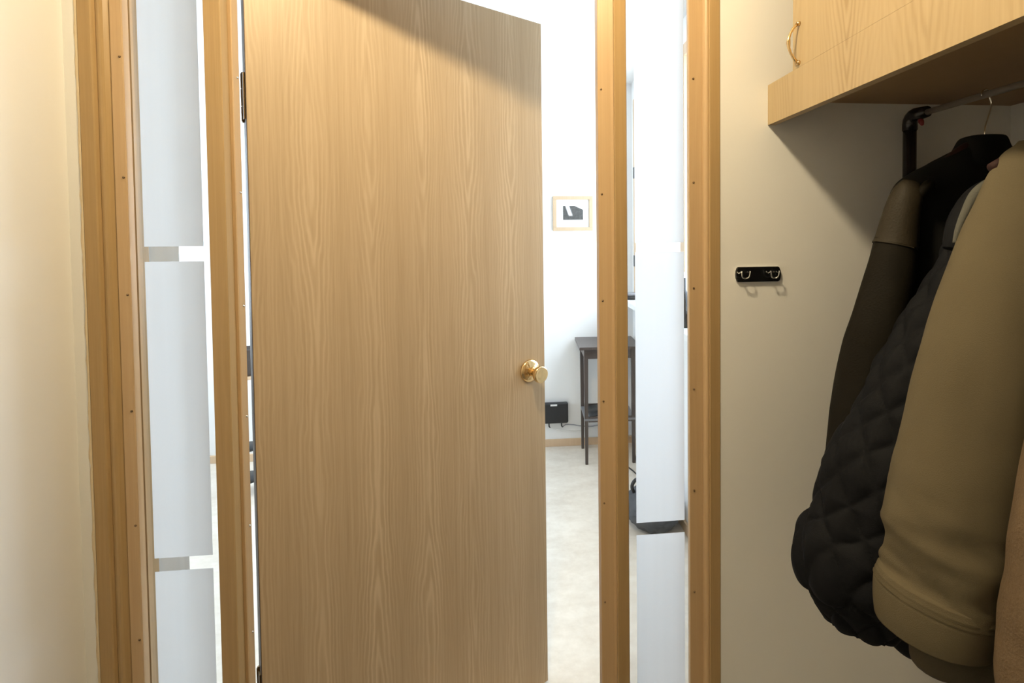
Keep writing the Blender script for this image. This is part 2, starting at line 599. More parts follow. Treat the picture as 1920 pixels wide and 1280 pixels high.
t4 = struct(empty('trim_4'), 'moulded oak post between the right sidelight and the hook wall')
prism('casing', [(0.459, 1.1505), (0.461, 1.148), (0.484, 1.148), (0.486, 1.150), (0.486, 1.25), (0.459, 1.25)], FL, 2.2, 'oak_frame', t4)
prism('moulding', [(0.4475, 1.1585), (0.449, 1.1555), (0.4515, 1.1525), (0.4545, 1.1510), (0.4575, 1.1508), (0.459, 1.1515), (0.459, 1.25), (0.4475, 1.25)],
      FL + 0.155, ZT, 'oak_bead', t4)
prism('glazing_bead', [(0.417, 1.163), (0.4475, 1.161), (0.4475, 1.1755), (0.4155, 1.1755), (0.4155, 1.165)], 0.09, ZT, 'oak_bead', t4)
nails(t4, 0.4265, 1.1625, [2.02, 1.779, 1.539, 1.292, 1.053, 0.811, 0.566, 0.33])

t5 = struct(empty('trim_5'), 'oak header over the door and sidelights')
box('header', -0.845, 0.459, 1.15, 1.25, ZT, 2.20, 'oak_frame', t5)
box('door_stop', -0.5925, 0.2035, 1.178, 1.205, ZT - 0.025, ZT, 'oak_bead', t5)
t6 = struct(box('trim_6', -0.845, -0.634, 1.15, 1.25, FL, 0.09, 'oak_frame'), 'oak bottom rail under the left sidelight')
t7 = struct(box('trim_7', 0.266, 0.459, 1.15, 1.25, FL, 0.09, 'oak_frame'), 'oak bottom rail under the right sidelight')

# ---- sidelights: clear panes with frosted film panels stuck on
w1_ = struct(empty('window_1'), 'tall left sidelight of clear glass with frosted film panels')
box('pane', -0.820, -0.634, 1.1785, 1.1825, 0.09, ZT, 'clear_glass', w1_)
w2_ = struct(empty('window_2'), 'tall right sidelight of clear glass with narrow frosted film panels')
box('pane', 0.266, 0.4475, 1.1785, 1.1825, 0.09, ZT, 'clear_glass', w2_)


def film(parent, x0, x1, z0, z1):
    vs = [(x0, 1.1778, z0), (x1, 1.1778, z0), (x1, 1.1778, z1), (x0, 1.1778, z1)]
    link('film_panel', pydata('film_panel', vs, [(0, 1, 2, 3)]), 'frosted_film', parent)['label'] = 'frosted white privacy film'


for z0, z1 in ((0.10, 0.694), (0.7235, 1.371), (1.4035, 2.10)):
    film(w1_, -0.7815, -0.6615, z0, z1)
for z0, z1 in ((0.10, 0.703), (0.7325, 1.3775), (1.3995, 2.10)):
    film(w2_, 0.2900, 0.4080, z0, z1)

# ---- the open door
TH = math.radians(32.2)
d1 = struct(empty('door_1', (-0.585, 1.218, 0.0), TH), 'flush oak veneer door standing ajar into the bright room')
LW, LT, LZ0, LZ1 = 0.816, 0.044, FL + 0.010, 2.094
leaf = box('leaf', 0.0, LW, 0.0, LT, LZ0, LZ1, 'oak_door', d1, bev=0.0012)
box('edge_strip', -0.0008, 0.0004, 0.001, LT - 0.001, LZ0, LZ1, 'edge_band', d1)['label'] = 'dark hinge edge of the leaf'
kn = empty('door_knob', (0.757, 0.0, 0.989))
kn.parent = d1
kn['label'] = 'round polished brass knob'
lathe('rose', [(0.036, 0.0), (0.0365, 0.003), (0.034, 0.007), (0.027, 0.011), (0.0185, 0.013), (0.0165, 0.0145)], 'brass', kn, 40, 'y')
lathe('grip', [(0.0155, 0.012), (0.0135, 0.018), (0.0125, 0.026), (0.0145, 0.034), (0.0195, 0.042), (0.0235, 0.049), (0.0255, 0.055),
               (0.0257, 0.061), (0.0245, 0.0645), (0.022, 0.0655), (0.012, 0.0645), (0.002, 0.0640)], 'brass', kn, 40, 'y')
box('latch_plate', LW - 0.0002, LW + 0.0012, 0.010, 0.034, 0.93, 1.05, 'brass', d1)
for zc in (1.7415, 0.350):
    hg = empty('hinge', (0, 0, 0))
    hg.parent = d1
    hg['label'] = 'dark tarnished brass hinge'
    kx, ky = (-0.6045 + 0.585), (1.2475 - 1.218)
    lx, ly = kx * math.cos(TH) + ky * math.sin(TH), -kx * math.sin(TH) + ky * math.cos(TH)
    for i, (a, c_) in enumerate(((-0.054, -0.0215), (-0.0195, 0.0185), (0.0205, 0.054))):
        tube('knuckle', [(lx, ly, zc + a), (lx, ly, zc + c_)], 0.0060, 'old_brass', hg, 12)
    tube('pin', [(lx, ly, zc - 0.057), (lx, ly, zc + 0.057)], 0.0045, 'old_brass', hg, 10)
    box('hinge_leaf', -0.004, -0.0009, 0.012, LT - 0.004, zc - 0.052, zc + 0.052, 'old_brass', hg)

# ---- window of the bright room
w3 = struct(empty('window_3'), 'pale wood casement window in the right wall of the bright room')
X0, X1 = XFR - 0.012, XFR + 0.085
for ya, yb in ((1.62, 1.677), (3.415, 3.473), (2.437, 2.500)):
    box('stile', X0, X1, ya, yb, 0.981, 2.340, 'pale_wood', w3, bev=0.003)
for ya, yb in ((1.677, 2.437), (2.500, 3.415)):
    box('rail', X0, X1, ya, yb, 0.981, 1.038, 'pale_wood', w3, bev=0.003)
    box('rail', X0, X1, ya, yb, 2.283, 2.340, 'pale_wood', w3, bev=0.003)
    box('pane', XFR + 0.040, XFR + 0.044, ya, yb, 1.038, 2.283, 'clear_glass', w3)
box('sill', XFR - 0.10, XFR + 0.02, 1.57, 3.52, 0.945, 0.981, 'white_paint', w3, bev=0.004)
for za in (1.20, 1.80):
    box('hinge', X0 - 0.006, X0 + 0.002, 3.420, 3.452, za, za + 0.075, 'black_plastic', w3)

w4 = struct(empty('window_4_added'), 'unseen pale wood window added in the left wall for more daylight')  # out of view, added to bring more daylight onto the film panels
for ya, yb in ((2.10, 2.155), (3.405, 3.46), (2.75, 2.81)):
    box('stile', XFL - 0.085, XFL + 0.012, ya, yb, 0.80, 2.28, 'pale_wood', w4, bev=0.003)
for ya, yb in ((2.155, 2.75), (2.81, 3.405)):
    box('rail', XFL - 0.085, XFL + 0.012, ya, yb, 0.80, 0.855, 'pale_wood', w4, bev=0.003)
    box('rail', XFL - 0.085, XFL + 0.012, ya, yb, 2.225, 2.28, 'pale_wood', w4, bev=0.003)
    box('pane', XFL - 0.044, XFL - 0.040, ya, yb, 0.855, 2.225, 'clear_glass', w4)

# ================================================================== CABINET, RAIL, HOOKS
CX, CY0, CY1 = 0.601, 1.044, -0.25
cab = tag(empty('wall_cabinet', (0.9, 0.5, 1.7)), 'oak veneer overhead cabinet fixed above the hanging coats', 'cabinet')
cab.location = (0, 0, 0)
box('fascia', CX, CX + 0.018, CY1, 1.15, 1.671, 1.763, 'oak_cabinet', cab, bev=0.0)['label'] = 'oak fascia board along the cabinet bottom'
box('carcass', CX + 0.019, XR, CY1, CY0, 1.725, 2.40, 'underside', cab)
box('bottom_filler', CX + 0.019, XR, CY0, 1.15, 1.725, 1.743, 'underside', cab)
for ya, yb, hy in ((0.497, CY0, 1.020), (-0.25, 0.494, 0.40)):
    dr = box('cabinet_door', CX, CX + 0.018, ya, yb, 1.7633, 2.395, 'oak_cabinet', cab)
    pts = []
    for i in range(9):
        t = i / 8
        pts.append((CX - 0.004 - 0.020 * math.sin(math.pi * t) ** 0.8, hy, 1.772 + 0.080 * t))
    hd = tube('handle', pts, [0.0035, 0.0028, 0.0026, 0.0030, 0.0042, 0.0030, 0.0026, 0.0028, 0.0035], 'brass', dr, 10)
    hd['label'] = 'curved brass bow handle'
    for z in (1.772, 1.852):
        fo = tube('handle_foot', [(CX + 0.0005, hy, z), (CX - 0.006, hy, z)], [0.0052, 0.0036], 'brass', dr, 12)
        fo['label'] = 'small brass foot of the handle'

rail = tag(empty('clothes_rail'), 'clothes rail under the cabinet, black pole with grey rod', 'clothes rail')
RX, RZ = 0.93, 1.686
tube('rod', [(RX, 1.085, RZ), (RX, -0.05, RZ)], 0.0065, 'grey_tube', rail, 14)
for py, wy in ((1.117, 1.152), (-0.08, -0.08)):
    sg = -1 if py > 0 else 1
    el = [(RX, py, 1.655), (RX, py, 1.670)] + [(RX, py + sg * 0.018 * (1 - math.cos(a)), 1.670 + 0.018 * math.sin(a))
                                               for a in (0.4, 0.8, 1.2, 1.57)] + [(RX, py + sg * 0.050, 1.6875)]
    tube('elbow', el, [0.0155] * 6 + [0.0125], 'black_tube', rail, 16)
    if py > 0:
        tube('pole', [(RX, py, 1.656), (RX, py, 1.10), (RX, py + 0.004, 1.085), (RX, py + 0.014, 1.076), (RX, 1.149, 1.074)], 0.0138, 'black_tube', rail, 18)
        lathe('wall_flange', [(0.030, 0.0), (0.030, 0.004), (0.016, 0.008)], 'black_tube', rail, 24, 'y').location = (RX, 1.150, 1.074)
    else:
        tube('drop_pole', [(RX, py, 1.66), (RX, py, 1.726)], 0.0138, 'black_tube', rail, 18)
ob = tube('knob', [(RX, 1.088, 1.683), (RX, 1.084, 1.668), (RX, 1.080, 1.660)], [0.004, 0.006, 0.003], 'red_plastic', rail, 10)
ob['label'] = 'small dark red clamp knob'

hk = tag(empty('hook_strip', (0.576, 1.15, 1.323)), 'black two-hook strip with wire hooks on the cream wall', 'coat hook')
hk.location = (0, 0, 0)
pl_pts = []
for s_ in (1, -1):
    for i in range(7):
        a = -math.pi / 2 + math.pi * i / 6
        pl_pts.append((0.576 + s_ * (0.0480 + 0.0065 * math.cos(a)), 1.3230 + s_ * 0.0165 * math.sin(a)))
prism('plate', pl_pts, 1.1435, 1.150, 'black_gloss', hk, axis='y')
prism('backing', [(0.576 + (x - 0.576) * 1.022, 1.3235 + (z - 1.323) * 1.07) for x, z in pl_pts], 1.1470, 1.1502, 'chrome', hk, axis='y')
for xa in (0.5245, 0.5945):
    h_ = tube('hook', [(xa, 1.1440, 1.330), (xa, 1.136, 1.327), (xa + 0.002, 1.1285, 1.331), (xa + 0.0025, 1.1265, 1.330),
                       (xa + 0.004, 1.1275, 1.321), (xa + 0.008, 1.1300, 1.3165), (xa + 0.015, 1.1300, 1.3155), (xa + 0.0205, 1.1275, 1.3195),
                       (xa + 0.0225, 1.1265, 1.330), (xa + 0.023, 1.1285, 1.331), (xa + 0.0245, 1.136, 1.327), (xa + 0.0245, 1.1440, 1.330)],
              0.0014, 'chrome', hk, 8, samples=48)
    h_['label'] = 'bent chrome wire hook'

# ceiling lamp that lights the entry
lm = tag(empty('ceiling_lamp', LAMP_POS), 'round glass globe ceiling lamp of the entry', 'lamp')
lathe('globe', [(0.0005, -0.070), (0.018, -0.0677), (0.035, -0.0606), (0.0495, -0.0495), (0.0606, -0.035), (0.0677, -0.018), (0.0695, -0.004), (0.0700, 0.004)],
      'lamp_glow', lm)['label'] = 'glowing lower half of the globe'
lathe('added_shade', [(0.074, -0.004), (0.0745, 0.006), (0.070, 0.030), (0.055, 0.055), (0.034, 0.068), (0.030, 0.082), (0.030, 0.088)], 'white_paint', lm)  # opaque cap added to keep the lamp's direct light off the ceiling
lathe('canopy', [(0.050, 0.130), (0.050, 0.088), (0.040, 0.086)], 'white_paint', lm)

# ================================================================== COATS
SIDE = Vector((0.75, -0.66, 0.0)).normalized()


def loft(name, secs, mat, parent, nu=40, nv=60, flat=0.85, disp=None, z_cap=True, smooth=True):
    """garment tube: secs = (x, y, z, half width across); depth = flat * half width"""
    P, Rr = resample([Vector(s_[:3]) for s_ in secs], [s_[3] for s_ in secs], nv)
    vs, fs = [], []
    ln = 0.0
    for i, p in enumerate(P):
        t = (P[min(i + 1, nv - 1)] - P[max(i - 1, 0)]).normalized()
        if i:
            ln += (P[i] - P[i - 1]).length
        n1 = (SIDE - t * SIDE.dot(t)).normalized()
        n2 = t.cross(n1)
        for k in range(nu):
            a = 2 * math.pi * k / nu
            d_ = n1 * math.cos(a) + n2 * math.sin(a) * flat
            q = p + d_ * Rr[i]
            if disp:
                q += d_.normalized() * disp(q, a, ln, i / (nv - 1), Rr[i])
            vs.append(q)
    for i in range(nv - 1):
        for k in range(nu):
            fs.append((i * nu + k, i * nu + (k + 1) % nu, (i + 1) * nu + (k + 1) % nu, (i + 1) * nu + k))
    # shallow recessed ends
    for row, tdir in ((0, 1), (nv - 1, -1)):
        c0 = len(vs)
        ctr = P[row]
        tt = (P[1] - P[0]).normalized() if row == 0 else (P[-1] - P[-2]).normalized() * -1
        for k in range(nu):
            vs.append(ctr + (Vector(vs[row * nu + k]) - ctr) * 0.86 + tt * (0.012 if row else -0.004))
        for k in range(nu):
            fs.append((row * nu + k, row * nu + (k + 1) % nu, c0 + (k + 1) % nu, c0 + k))
        fs.append(tuple(c0 + k for k in range(nu)))
    return link(name, pydata(name, vs, fs), mat, parent, smooth)


def body(name, rows, mat, parent, yc, nu=56, nv=50, disp=None):
    """rows = (z, x0, x1, half depth): flattened garment body, horizontal rings"""
    P, D = resample([Vector((r_[0], r_[1], r_[2])) for r_ in rows], [r_[3] for r_ in rows], nv)
    vs, fs = [], []
    for i in range(nv):
        z, x0, x1 = P[i]
        for k in range(nu):
            a = 2 * math.pi * k / nu
            ca, sa = math.cos(a), math.sin(a)
            e = 0.75
            x = (x0 + x1) / 2 + (x1 - x0) / 2 * math.copysign(abs(ca) ** e, ca)
            y = yc + D[i] * math.copysign(abs(sa) ** e, sa)
            q = Vector((x, y, z))
            if disp:
                q += Vector((ca, sa, 0)) * disp(q)
            vs.append(q)
    for i in range(nv - 1):
        for k in range(nu):
            fs.append((i * nu + k, i * nu + (k + 1) % nu, (i + 1) * nu + (k + 1) % nu, (i + 1) * nu + k))
    fs.append(tuple(range(nu - 1, -1, -1)))
    fs.append(tuple((nv - 1) * nu + k for k in range(nu)))
    return link(name, pydata(name, vs, fs), mat, parent, True)


def fold(q, s=1.0):
    return s * (0.006 * noise.noise((q.x * 16, q.y * 16, q.z * 3.0)) + 0.003 * noise.noise((q.x * 40 + 3, q.y * 40, q.z * 14)))


def crease(q, v, amp=0.006, lo=0.55):
    """crosswise creases that gather towards the cuff"""
    w = max(0.0, (v - lo) / (1 - lo))
    return amp * w * noise.noise((q.x * 9 + q.z * 6, q.y * 9, q.z * 26))


def hanger(yc, zb, half, label, mat='dark_red_wood', xc=0.93):
    o = tag(empty('coat_hanger', (0, 0, 0)), label, 'hanger', 'coat hangers on the rail')
    tube('shoulder_bar', [(xc - half, yc, zb - 0.085), (xc - half * 0.6, yc, zb - 0.042), (xc - 0.04, yc, zb - 0.008), (xc, yc, zb),
                          (xc + 0.04, yc, zb - 0.008), (xc + half * 0.6, yc, zb - 0.042), (xc + half, yc, zb - 0.085)],
         [0.008, 0.010, 0.011, 0.011, 0.011, 0.010, 0.008], mat, o, 12, samples=28)
    pts = [(xc, yc, zb), (xc - 0.001, yc, zb + 0.03), (xc + 0.012, yc, RZ - 0.022)]
    for i in range(9):
        a = math.radians(-35 + 235 * i / 8)
        pts.append((RX + 0.0095 * math.cos(a), yc, RZ + 0.0005 + 0.0095 * math.sin(a)))
    tube('wire_hook', pts, 0.0016, 'chrome', o, 8, samples=50)
    return o


# --- farthest: dark leather-shouldered coat
cA = tag(empty('long_coat'), 'black coat with dark brown leather shoulder, farthest along the rail', 'coat', 'coats on the rail')
A_SL = [(0.751, 0.9, 1.509, 0.016),
        (0.743, 0.9, 1.488, 0.025),
        (0.733, 0.9, 1.454, 0.029),
        (0.724, 0.9, 1.404, 0.035),
        (0.706, 0.9, 1.314, 0.043),
        (0.682, 0.9, 1.213, 0.05),
        (0.662, 0.9, 1.092, 0.055),
        (0.652, 0.9, 1.011, 0.058),
        (0.65, 0.9, 0.97, 0.058),
        (0.658, 0.9, 0.887, 0.056),
        (0.672, 0.9, 0.783, 0.054),
        (0.686, 0.9, 0.751, 0.041)]
loft('sleeve', A_SL[3:], 'leather_brown', cA, flat=0.80, disp=lambda q, a, l, v, r: fold(q, 0.7) + crease(q, v, 0.004))['label'] = 'dark brown sleeve'
loft('shoulder_panel', A_SL[:4] + [(A_SL[3][0] - 0.003, A_SL[3][1], A_SL[3][2] - 0.012, A_SL[3][3] + 0.0025)], 'leather_patch', cA, flat=0.80, nv=40,
     disp=lambda q, a, l, v, r: fold(q, 0.5) - 0.002 * math.exp(-((v - 0.90) / 0.012) ** 2))['label'] = 'lighter brown leather shoulder panel'
body('body', [(1.588, 0.895, 0.965, 0.030), (1.565, 0.845, 1.015, 0.036), (1.536, 0.790, 1.065, 0.040), (1.508, 0.752, 1.095, 0.043), (1.47, 0.740, 1.10, 0.046),
              (1.38, 0.745, 1.11, 0.050), (1.2, 0.74, 1.11, 0.058), (0.95, 0.72, 1.11, 0.060), (0.74, 0.71, 1.11, 0.058)],
     'cloth_black', cA, 0.935, disp=lambda q: fold(q, 1.0))
body('collar', [(1.606, 0.899, 0.955, 0.022), (1.602, 0.893, 0.962, 0.034), (1.585, 0.884, 0.968, 0.040), (1.560, 0.868, 0.982, 0.041),
                (1.545, 0.866, 0.985, 0.036)], 'cloth_black', cA, 0.93, nv=20)
tube('shoulder_tab', [(0.752, 0.895, 1.470), (0.762, 0.880, 1.497), (0.778, 0.885, 1.508), (0.792, 0.895, 1.505)],
     [0.006, 0.009, 0.009, 0.005], 'leather_brown', cA, 10, samples=16)
hanger(0.925, 1.590, 0.150, 'hanger with bright wire hook inside the black coat collar')

# --- middle: quilted jacket
cB = tag(empty('quilted_jacket'), 'charcoal diamond-quilted jacket between the black coat and the olive jacket', 'jacket', 'coats on the rail')
B_SL = [(0.806, 0.8, 1.430, 0.026), (0.796, 0.8, 1.386, 0.049), (0.777, 0.8, 1.331, 0.058), (0.741, 0.8, 1.25, 0.069), (0.69, 0.8, 1.151, 0.076),
        (0.656, 0.8, 1.071, 0.081), (0.622, 0.8, 0.999, 0.089), (0.606, 0.8, 0.945, 0.09), (0.592, 0.8, 0.9, 0.093), (0.579, 0.8, 0.869, 0.098),
        (0.573, 0.8, 0.842, 0.097), (0.579, 0.8, 0.814, 0.088), (0.582, 0.8, 0.776, 0.071), (0.582, 0.8, 0.750, 0.054)]


def quilt(q, a, l, v, r):
    # stitched diamonds: seams where either diagonal family crosses zero
    s_ = 0.060
    u = a / (2 * math.pi) * 0.48
    p1 = abs(math.sin(math.pi * (u + l * 0.75) / s_))
    p2 = abs(math.sin(math.pi * (u - l * 0.75) / s_))
    puff = min(p1, p2) ** 0.55
    return 0.0085 * (puff - 0.6) + 0.0030 * noise.noise(q * 30) + fold(q, 0.7)


loft('sleeve', B_SL, 'quilt_navy', cB, nu=128, nv=200, flat=0.66, disp=quilt)['label'] = 'diamond-quilted sleeve'
body('body', [(1.500, 0.82, 0.98, 0.030), (1.475, 0.785, 1.05, 0.040), (1.42, 0.755, 1.09, 0.048), (1.2, 0.73, 1.11, 0.058), (0.95, 0.66, 1.11, 0.064),
              (0.78, 0.642, 1.10, 0.066), (0.715, 0.645, 1.09, 0.062), (0.695, 0.66, 1.08, 0.054)], 'quilt_navy', cB, 0.815, disp=lambda q: fold(q, 1.2))
vs, fs = [], []
arc = [[0.778, 0.75, 1.502], [0.757, 0.75, 1.493], [0.737, 0.75, 1.476], [0.721, 0.75, 1.449], [0.709, 0.75, 1.421], [0.703, 0.75, 1.401]]
tube('collar_binding', arc, [0.006, 0.0085, 0.0085, 0.0065, 0.005, 0.003], 'lining_grey', cB, 12, samples=30)['label'] = 'pale grey collar lining'
tube('collar', [(x + 0.021, y + 0.020, z - 0.012) for x, y, z in arc], [0.020, 0.022, 0.024, 0.024, 0.022, 0.018], 'quilt_navy', cB, 16, samples=30)
hanger(0.815, 1.500, 0.130, 'hanger inside the charcoal quilted jacket')

# --- near: olive canvas jacket
cC = tag(empty('canvas_jacket'), 'olive brown canvas jacket with long plain sleeve and buttoned cuff', 'jacket', 'coats on the rail')
C_SL = [(0.756, 0.68, 1.546, 0.016), (0.754, 0.68, 1.526, 0.034), (0.745, 0.68, 1.468, 0.052), (0.719, 0.68, 1.367, 0.067), (0.696, 0.68, 1.274, 0.074),
        (0.678, 0.68, 1.196, 0.078), (0.66, 0.68, 1.11, 0.078), (0.641, 0.68, 1.032, 0.08), (0.628, 0.68, 0.97, 0.08), (0.62, 0.68, 0.914, 0.077),
        (0.614, 0.68, 0.883, 0.076)]
loft('sleeve', C_SL, 'canvas_olive', cC, nu=56, nv=110, flat=0.80,
     disp=lambda q, a, l, v, r: fold(q, 0.55) + crease(q, v, 0.020, 0.66) + 0.006 * max(0, v - 0.6) / 0.4 * noise.noise((q.x * 30, q.y * 20, q.z * 55 + q.x * 40)))['label'] = 'plain olive sleeve'
loft('cuff', [(0.617, 0.68, 0.900, 0.0765), (0.614, 0.68, 0.883, 0.0785), (0.610, 0.68, 0.858, 0.0765), (0.609, 0.68, 0.835, 0.073)], 'canvas_olive', cC,
     nu=56, nv=24, flat=0.80, disp=lambda q, a, l, v, r: 0.0015 * math.sin(l * 900) * (v > 0.2) * (v < 0.35) + fold(q, 0.5))
body('body', [(1.555, 0.83, 0.97, 0.030), (1.535, 0.785, 1.05, 0.038), (1.47, 0.755, 1.10, 0.046), (1.2, 0.70, 1.11, 0.055), (0.95, 0.62, 1.10, 0.060),
              (0.83, 0.595, 1.09, 0.062), (0.785, 0.590, 1.08, 0.058), (0.772, 0.60, 1.07, 0.050)], 'canvas_dark', cC, 0.685, disp=lambda q: fold(q, 1.2))
tube('collar', [(0.80, 0.655, 1.548), (0.835, 0.640, 1.575), (0.90, 0.632, 1.590), (0.96, 0.640, 1.588)], [0.010, 0.018, 0.020, 0.016], 'canvas_olive', cC,
     14, samples=24)
for zb, yb in ((0.905, 0.6195), (0.868, 0.6175)):
    pass
tube('button', [(0.668, 0.6335, 0.912), (0.670, 0.6275, 0.911)], [0.007, 0.0065], 'black_plastic', cC, 14)
hanger(0.700, 1.598, 0.215, 'dark wooden hanger showing above the olive jacket shoulder')

# --- nearest: tan suede coat at the picture edge
cD = tag(empty('suede_coat'), 'fuzzy tan brown suede coat nearest the camera, cut off at the right', 'coat', 'coats on the rail')
D_SL = [(0.730, 0.54, 1.376, 0.047),
        (0.720, 0.54, 1.288, 0.058),
        (0.701, 0.54, 1.167, 0.065),
        (0.684, 0.54, 1.059, 0.07),
        (0.674, 0.54, 0.962, 0.071),
        (0.669, 0.54, 0.878, 0.071),
        (0.664, 0.54, 0.799, 0.067)]
loft('sleeve', D_SL, 'suede_tan', cD, nu=48, nv=80, disp=lambda q, a, l, v, r: fold(q, 0.8) + crease(q, v, 0.006, 0.5))
body('body', [(1.50, 0.84, 0.98, 0.030), (1.475, 0.785, 1.06, 0.038), (1.40, 0.76, 1.10, 0.046), (1.1, 0.74, 1.11, 0.055), (0.72, 0.72, 1.11, 0.060),
              (0.55, 0.72, 1.10, 0.056)], 'suede_tan', cD, 0.545, disp=lambda q: fold(q, 1.2))
hanger(0.545, 1.520, 0.150, 'hanger inside the tan suede coat')

# ================================================================== BRIGHT ROOM
pf = tag(empty('picture_frame', (0, 0, 0)), 'small pale wood frame with dark photograph on the far white wall', 'picture')
FX0, FX1, FZ0, FZ1, FY = 0.295, 0.573, 1.448, 1.689, YF
bw = 0.025
box('frame_bar', FX0, FX1, FY - 0.022, FY - 0.001, FZ1 - bw, FZ1, 'frame_wood', pf, bev=0.0015)
box('frame_bar', FX0, FX1, FY - 0.022, FY - 0.001, FZ0, FZ0 + bw, 'frame_wood', pf, bev=0.0015)
box('frame_bar', FX0, FX0 + bw, FY - 0.022, FY - 0.001, FZ0 + bw, FZ1 - bw, 'frame_wood', pf, bev=0.0015)
box('frame_bar', FX1 - bw, FX1, FY - 0.022, FY - 0.001, FZ0 + bw, FZ1 - bw, 'frame_wood', pf, bev=0.0015)
box('mat_board', FX0 + bw, FX1 - bw, FY - 0.010, FY - 0.002, FZ0 + bw, FZ1 - bw, 'paper_mat', pf)
ph_ = box('photo', -0.070, 0.070, -0.0005, 0.0005, -0.0486, 0.0486, 'photo_print', pf)
ph_.location = (0.4357, FY - 0.0112, 1.573)
ph_['label'] = 'dark monochrome photograph print'

wb = tag(empty('wall_speaker'), 'black rounded box with white tag mounted low on the far wall', 'speaker')
box('housing', 0.186, 0.386, YF - 0.045, YF - 0.004, 0.108, 0.251, 'black_plastic', wb, bev=0.012, seg=4)
box('tag_plate', 0.2615, 0.3075, YF - 0.047, YF - 0.0445, 0.233, 0.2445, 'white_paint', wb)['label'] = 'small white tag'
for x in (0.251, 0.339):
    tube('plug', [(x, YF - 0.022, 0.112), (x + 0.001, YF - 0.020, 0.083), (x + 0.008, YF - 0.016, 0.073)], 0.0045, 'black_plastic', wb, 8)

tb = tag(empty('side_table', (0.460, 3.232, FL), math.radians(-2)), 'dark stained wooden side table with lower shelf against the far wall', 'table')
TW, TD_, TZ = 0.333, 0.274, 0.769
prism('tabletop', [(-0.032, -0.030), (TW + 0.032, -0.030), (TW + 0.032, TD_ + 0.03), (-0.032, TD_ + 0.03)], TZ - 0.018, TZ, 'dark_wood', tb)
for lx in (0.0, TW - 0.026):
    for ly in (0.0, TD_ - 0.026):
        q = 0.026
        vs = []
        for z, s_ in ((0.0, 0.70), (TZ - 0.12, 1.0), (TZ - 0.018, 1.0)):
            c_ = q / 2
            for dx_, dy_ in ((-1, -1), (1, -1), (1, 1), (-1, 1)):
                vs.append((lx + c_ + dx_ * c_ * s_, ly + c_ + dy_ * c_ * s_, z))
        fs = [(3, 2, 1, 0), (8, 9, 10, 11)]
        for i in range(2):
            for k in range(4):
                fs.append((i * 4 + k, i * 4 + (k + 1) % 4, i * 4 + 4 + (k + 1) % 4, i * 4 + 4 + k))
        link('leg', pydata('leg', vs, fs), 'dark_wood', tb)
za, zb = TZ - 0.082, TZ - 0.018
box('apron', 0.026, TW - 0.026, 0.004, 0.020, za, zb, 'dark_wood', tb)
box('apron', 0.026, TW - 0.026, TD_ - 0.020, TD_ - 0.004, za, zb, 'dark_wood', tb)
box('apron', 0.004, 0.020, 0.026, TD_ - 0.026, za, zb, 'dark_wood', tb)
box('apron', TW - 0.020, TW - 0.004, 0.026, TD_ - 0.026, za, zb, 'dark_wood', tb)
box('shelf', 0.002, TW - 0.002, 0.002, TD_ - 0.002, 0.285, 0.299, 'grey_shelf', tb)
for ya in (0.004, TD_ - 0.014):
    box('shelf_lip', 0.026, TW - 0.026, ya, ya + 0.010, 0.275, 0.310, 'dark_wood', tb)

fl = tag(empty('folder'), 'dark grey curved folder lying on the table shelf', 'folder')
vs, fs = [], []
for i in range(13):
    t = i / 12
    for j in range(2):
        x = 0.500 + 0.23 * t
        y = 3.263 + 0.20 * j
        vs += [(x, y, 0.2350 + 0.012 * math.sin(math.pi * t)), (x, y, 0.2390 + 0.012 * math.sin(math.pi * t))]
for i in range(12):
    a = i * 4
    c_ = a + 4
    fs += [(a, a + 2, c_ + 2, c_), (a + 1, c_ + 1, c_ + 3, a + 3), (a, c_, c_ + 1, a + 1), (a + 2, a + 3, c_ + 3, c_ + 2)]
fs += [(0, 1, 3, 2), (48, 50, 51, 49)]
f_ = link('cover', pydata('cover', vs, fs), 'black_plastic', fl, True)

cb = tube('power_cable', [(0.347, 3.54, 0.073), (0.371, 3.538, 0.089), (0.418, 3.538, 0.087), (0.481, 3.538, 0.075), (0.544, 3.538, 0.069), (0.607, 3.538, 0.077),
                          (0.69, 3.538, 0.092), (0.774, 3.538, 0.133), (0.826, 3.54, 0.196)], 0.0038, 'grey_cable', None, 8, samples=50)
tag(cb, 'dark grey cable looping from the black wall box behind the table', 'cable', 'cables along the far wall')
cb = tube('power_cable', [(0.259, 3.54, 0.073), (0.288, 3.544, 0.058), (0.345, 3.548, 0.046), (0.418, 3.548, 0.041), (0.502, 3.548, 0.048), (0.586, 3.548, 0.062),
                          (0.649, 3.548, 0.092), (0.711, 3.548, 0.128)], 0.0030, 'white_paint', None, 8, samples=50)
tag(cb, 'pale cable sagging low along the far wall', 'cable', 'cables along the far wall')
cb = tube('power_cable', [(0.554, 3.201, -0.061), (0.586, 3.222, -0.059), (0.628, 3.253, -0.061), (0.69, 3.243, -0.061), (0.743, 3.117, -0.061), (0.764, 3.033, -0.061),
                          (0.779, 3.117, -0.061), (0.816, 3.347, -0.061)], 0.0042, 'black_plastic', None, 8, samples=60)
tag(cb, 'black cable lying on the floor by the table leg', 'cable')

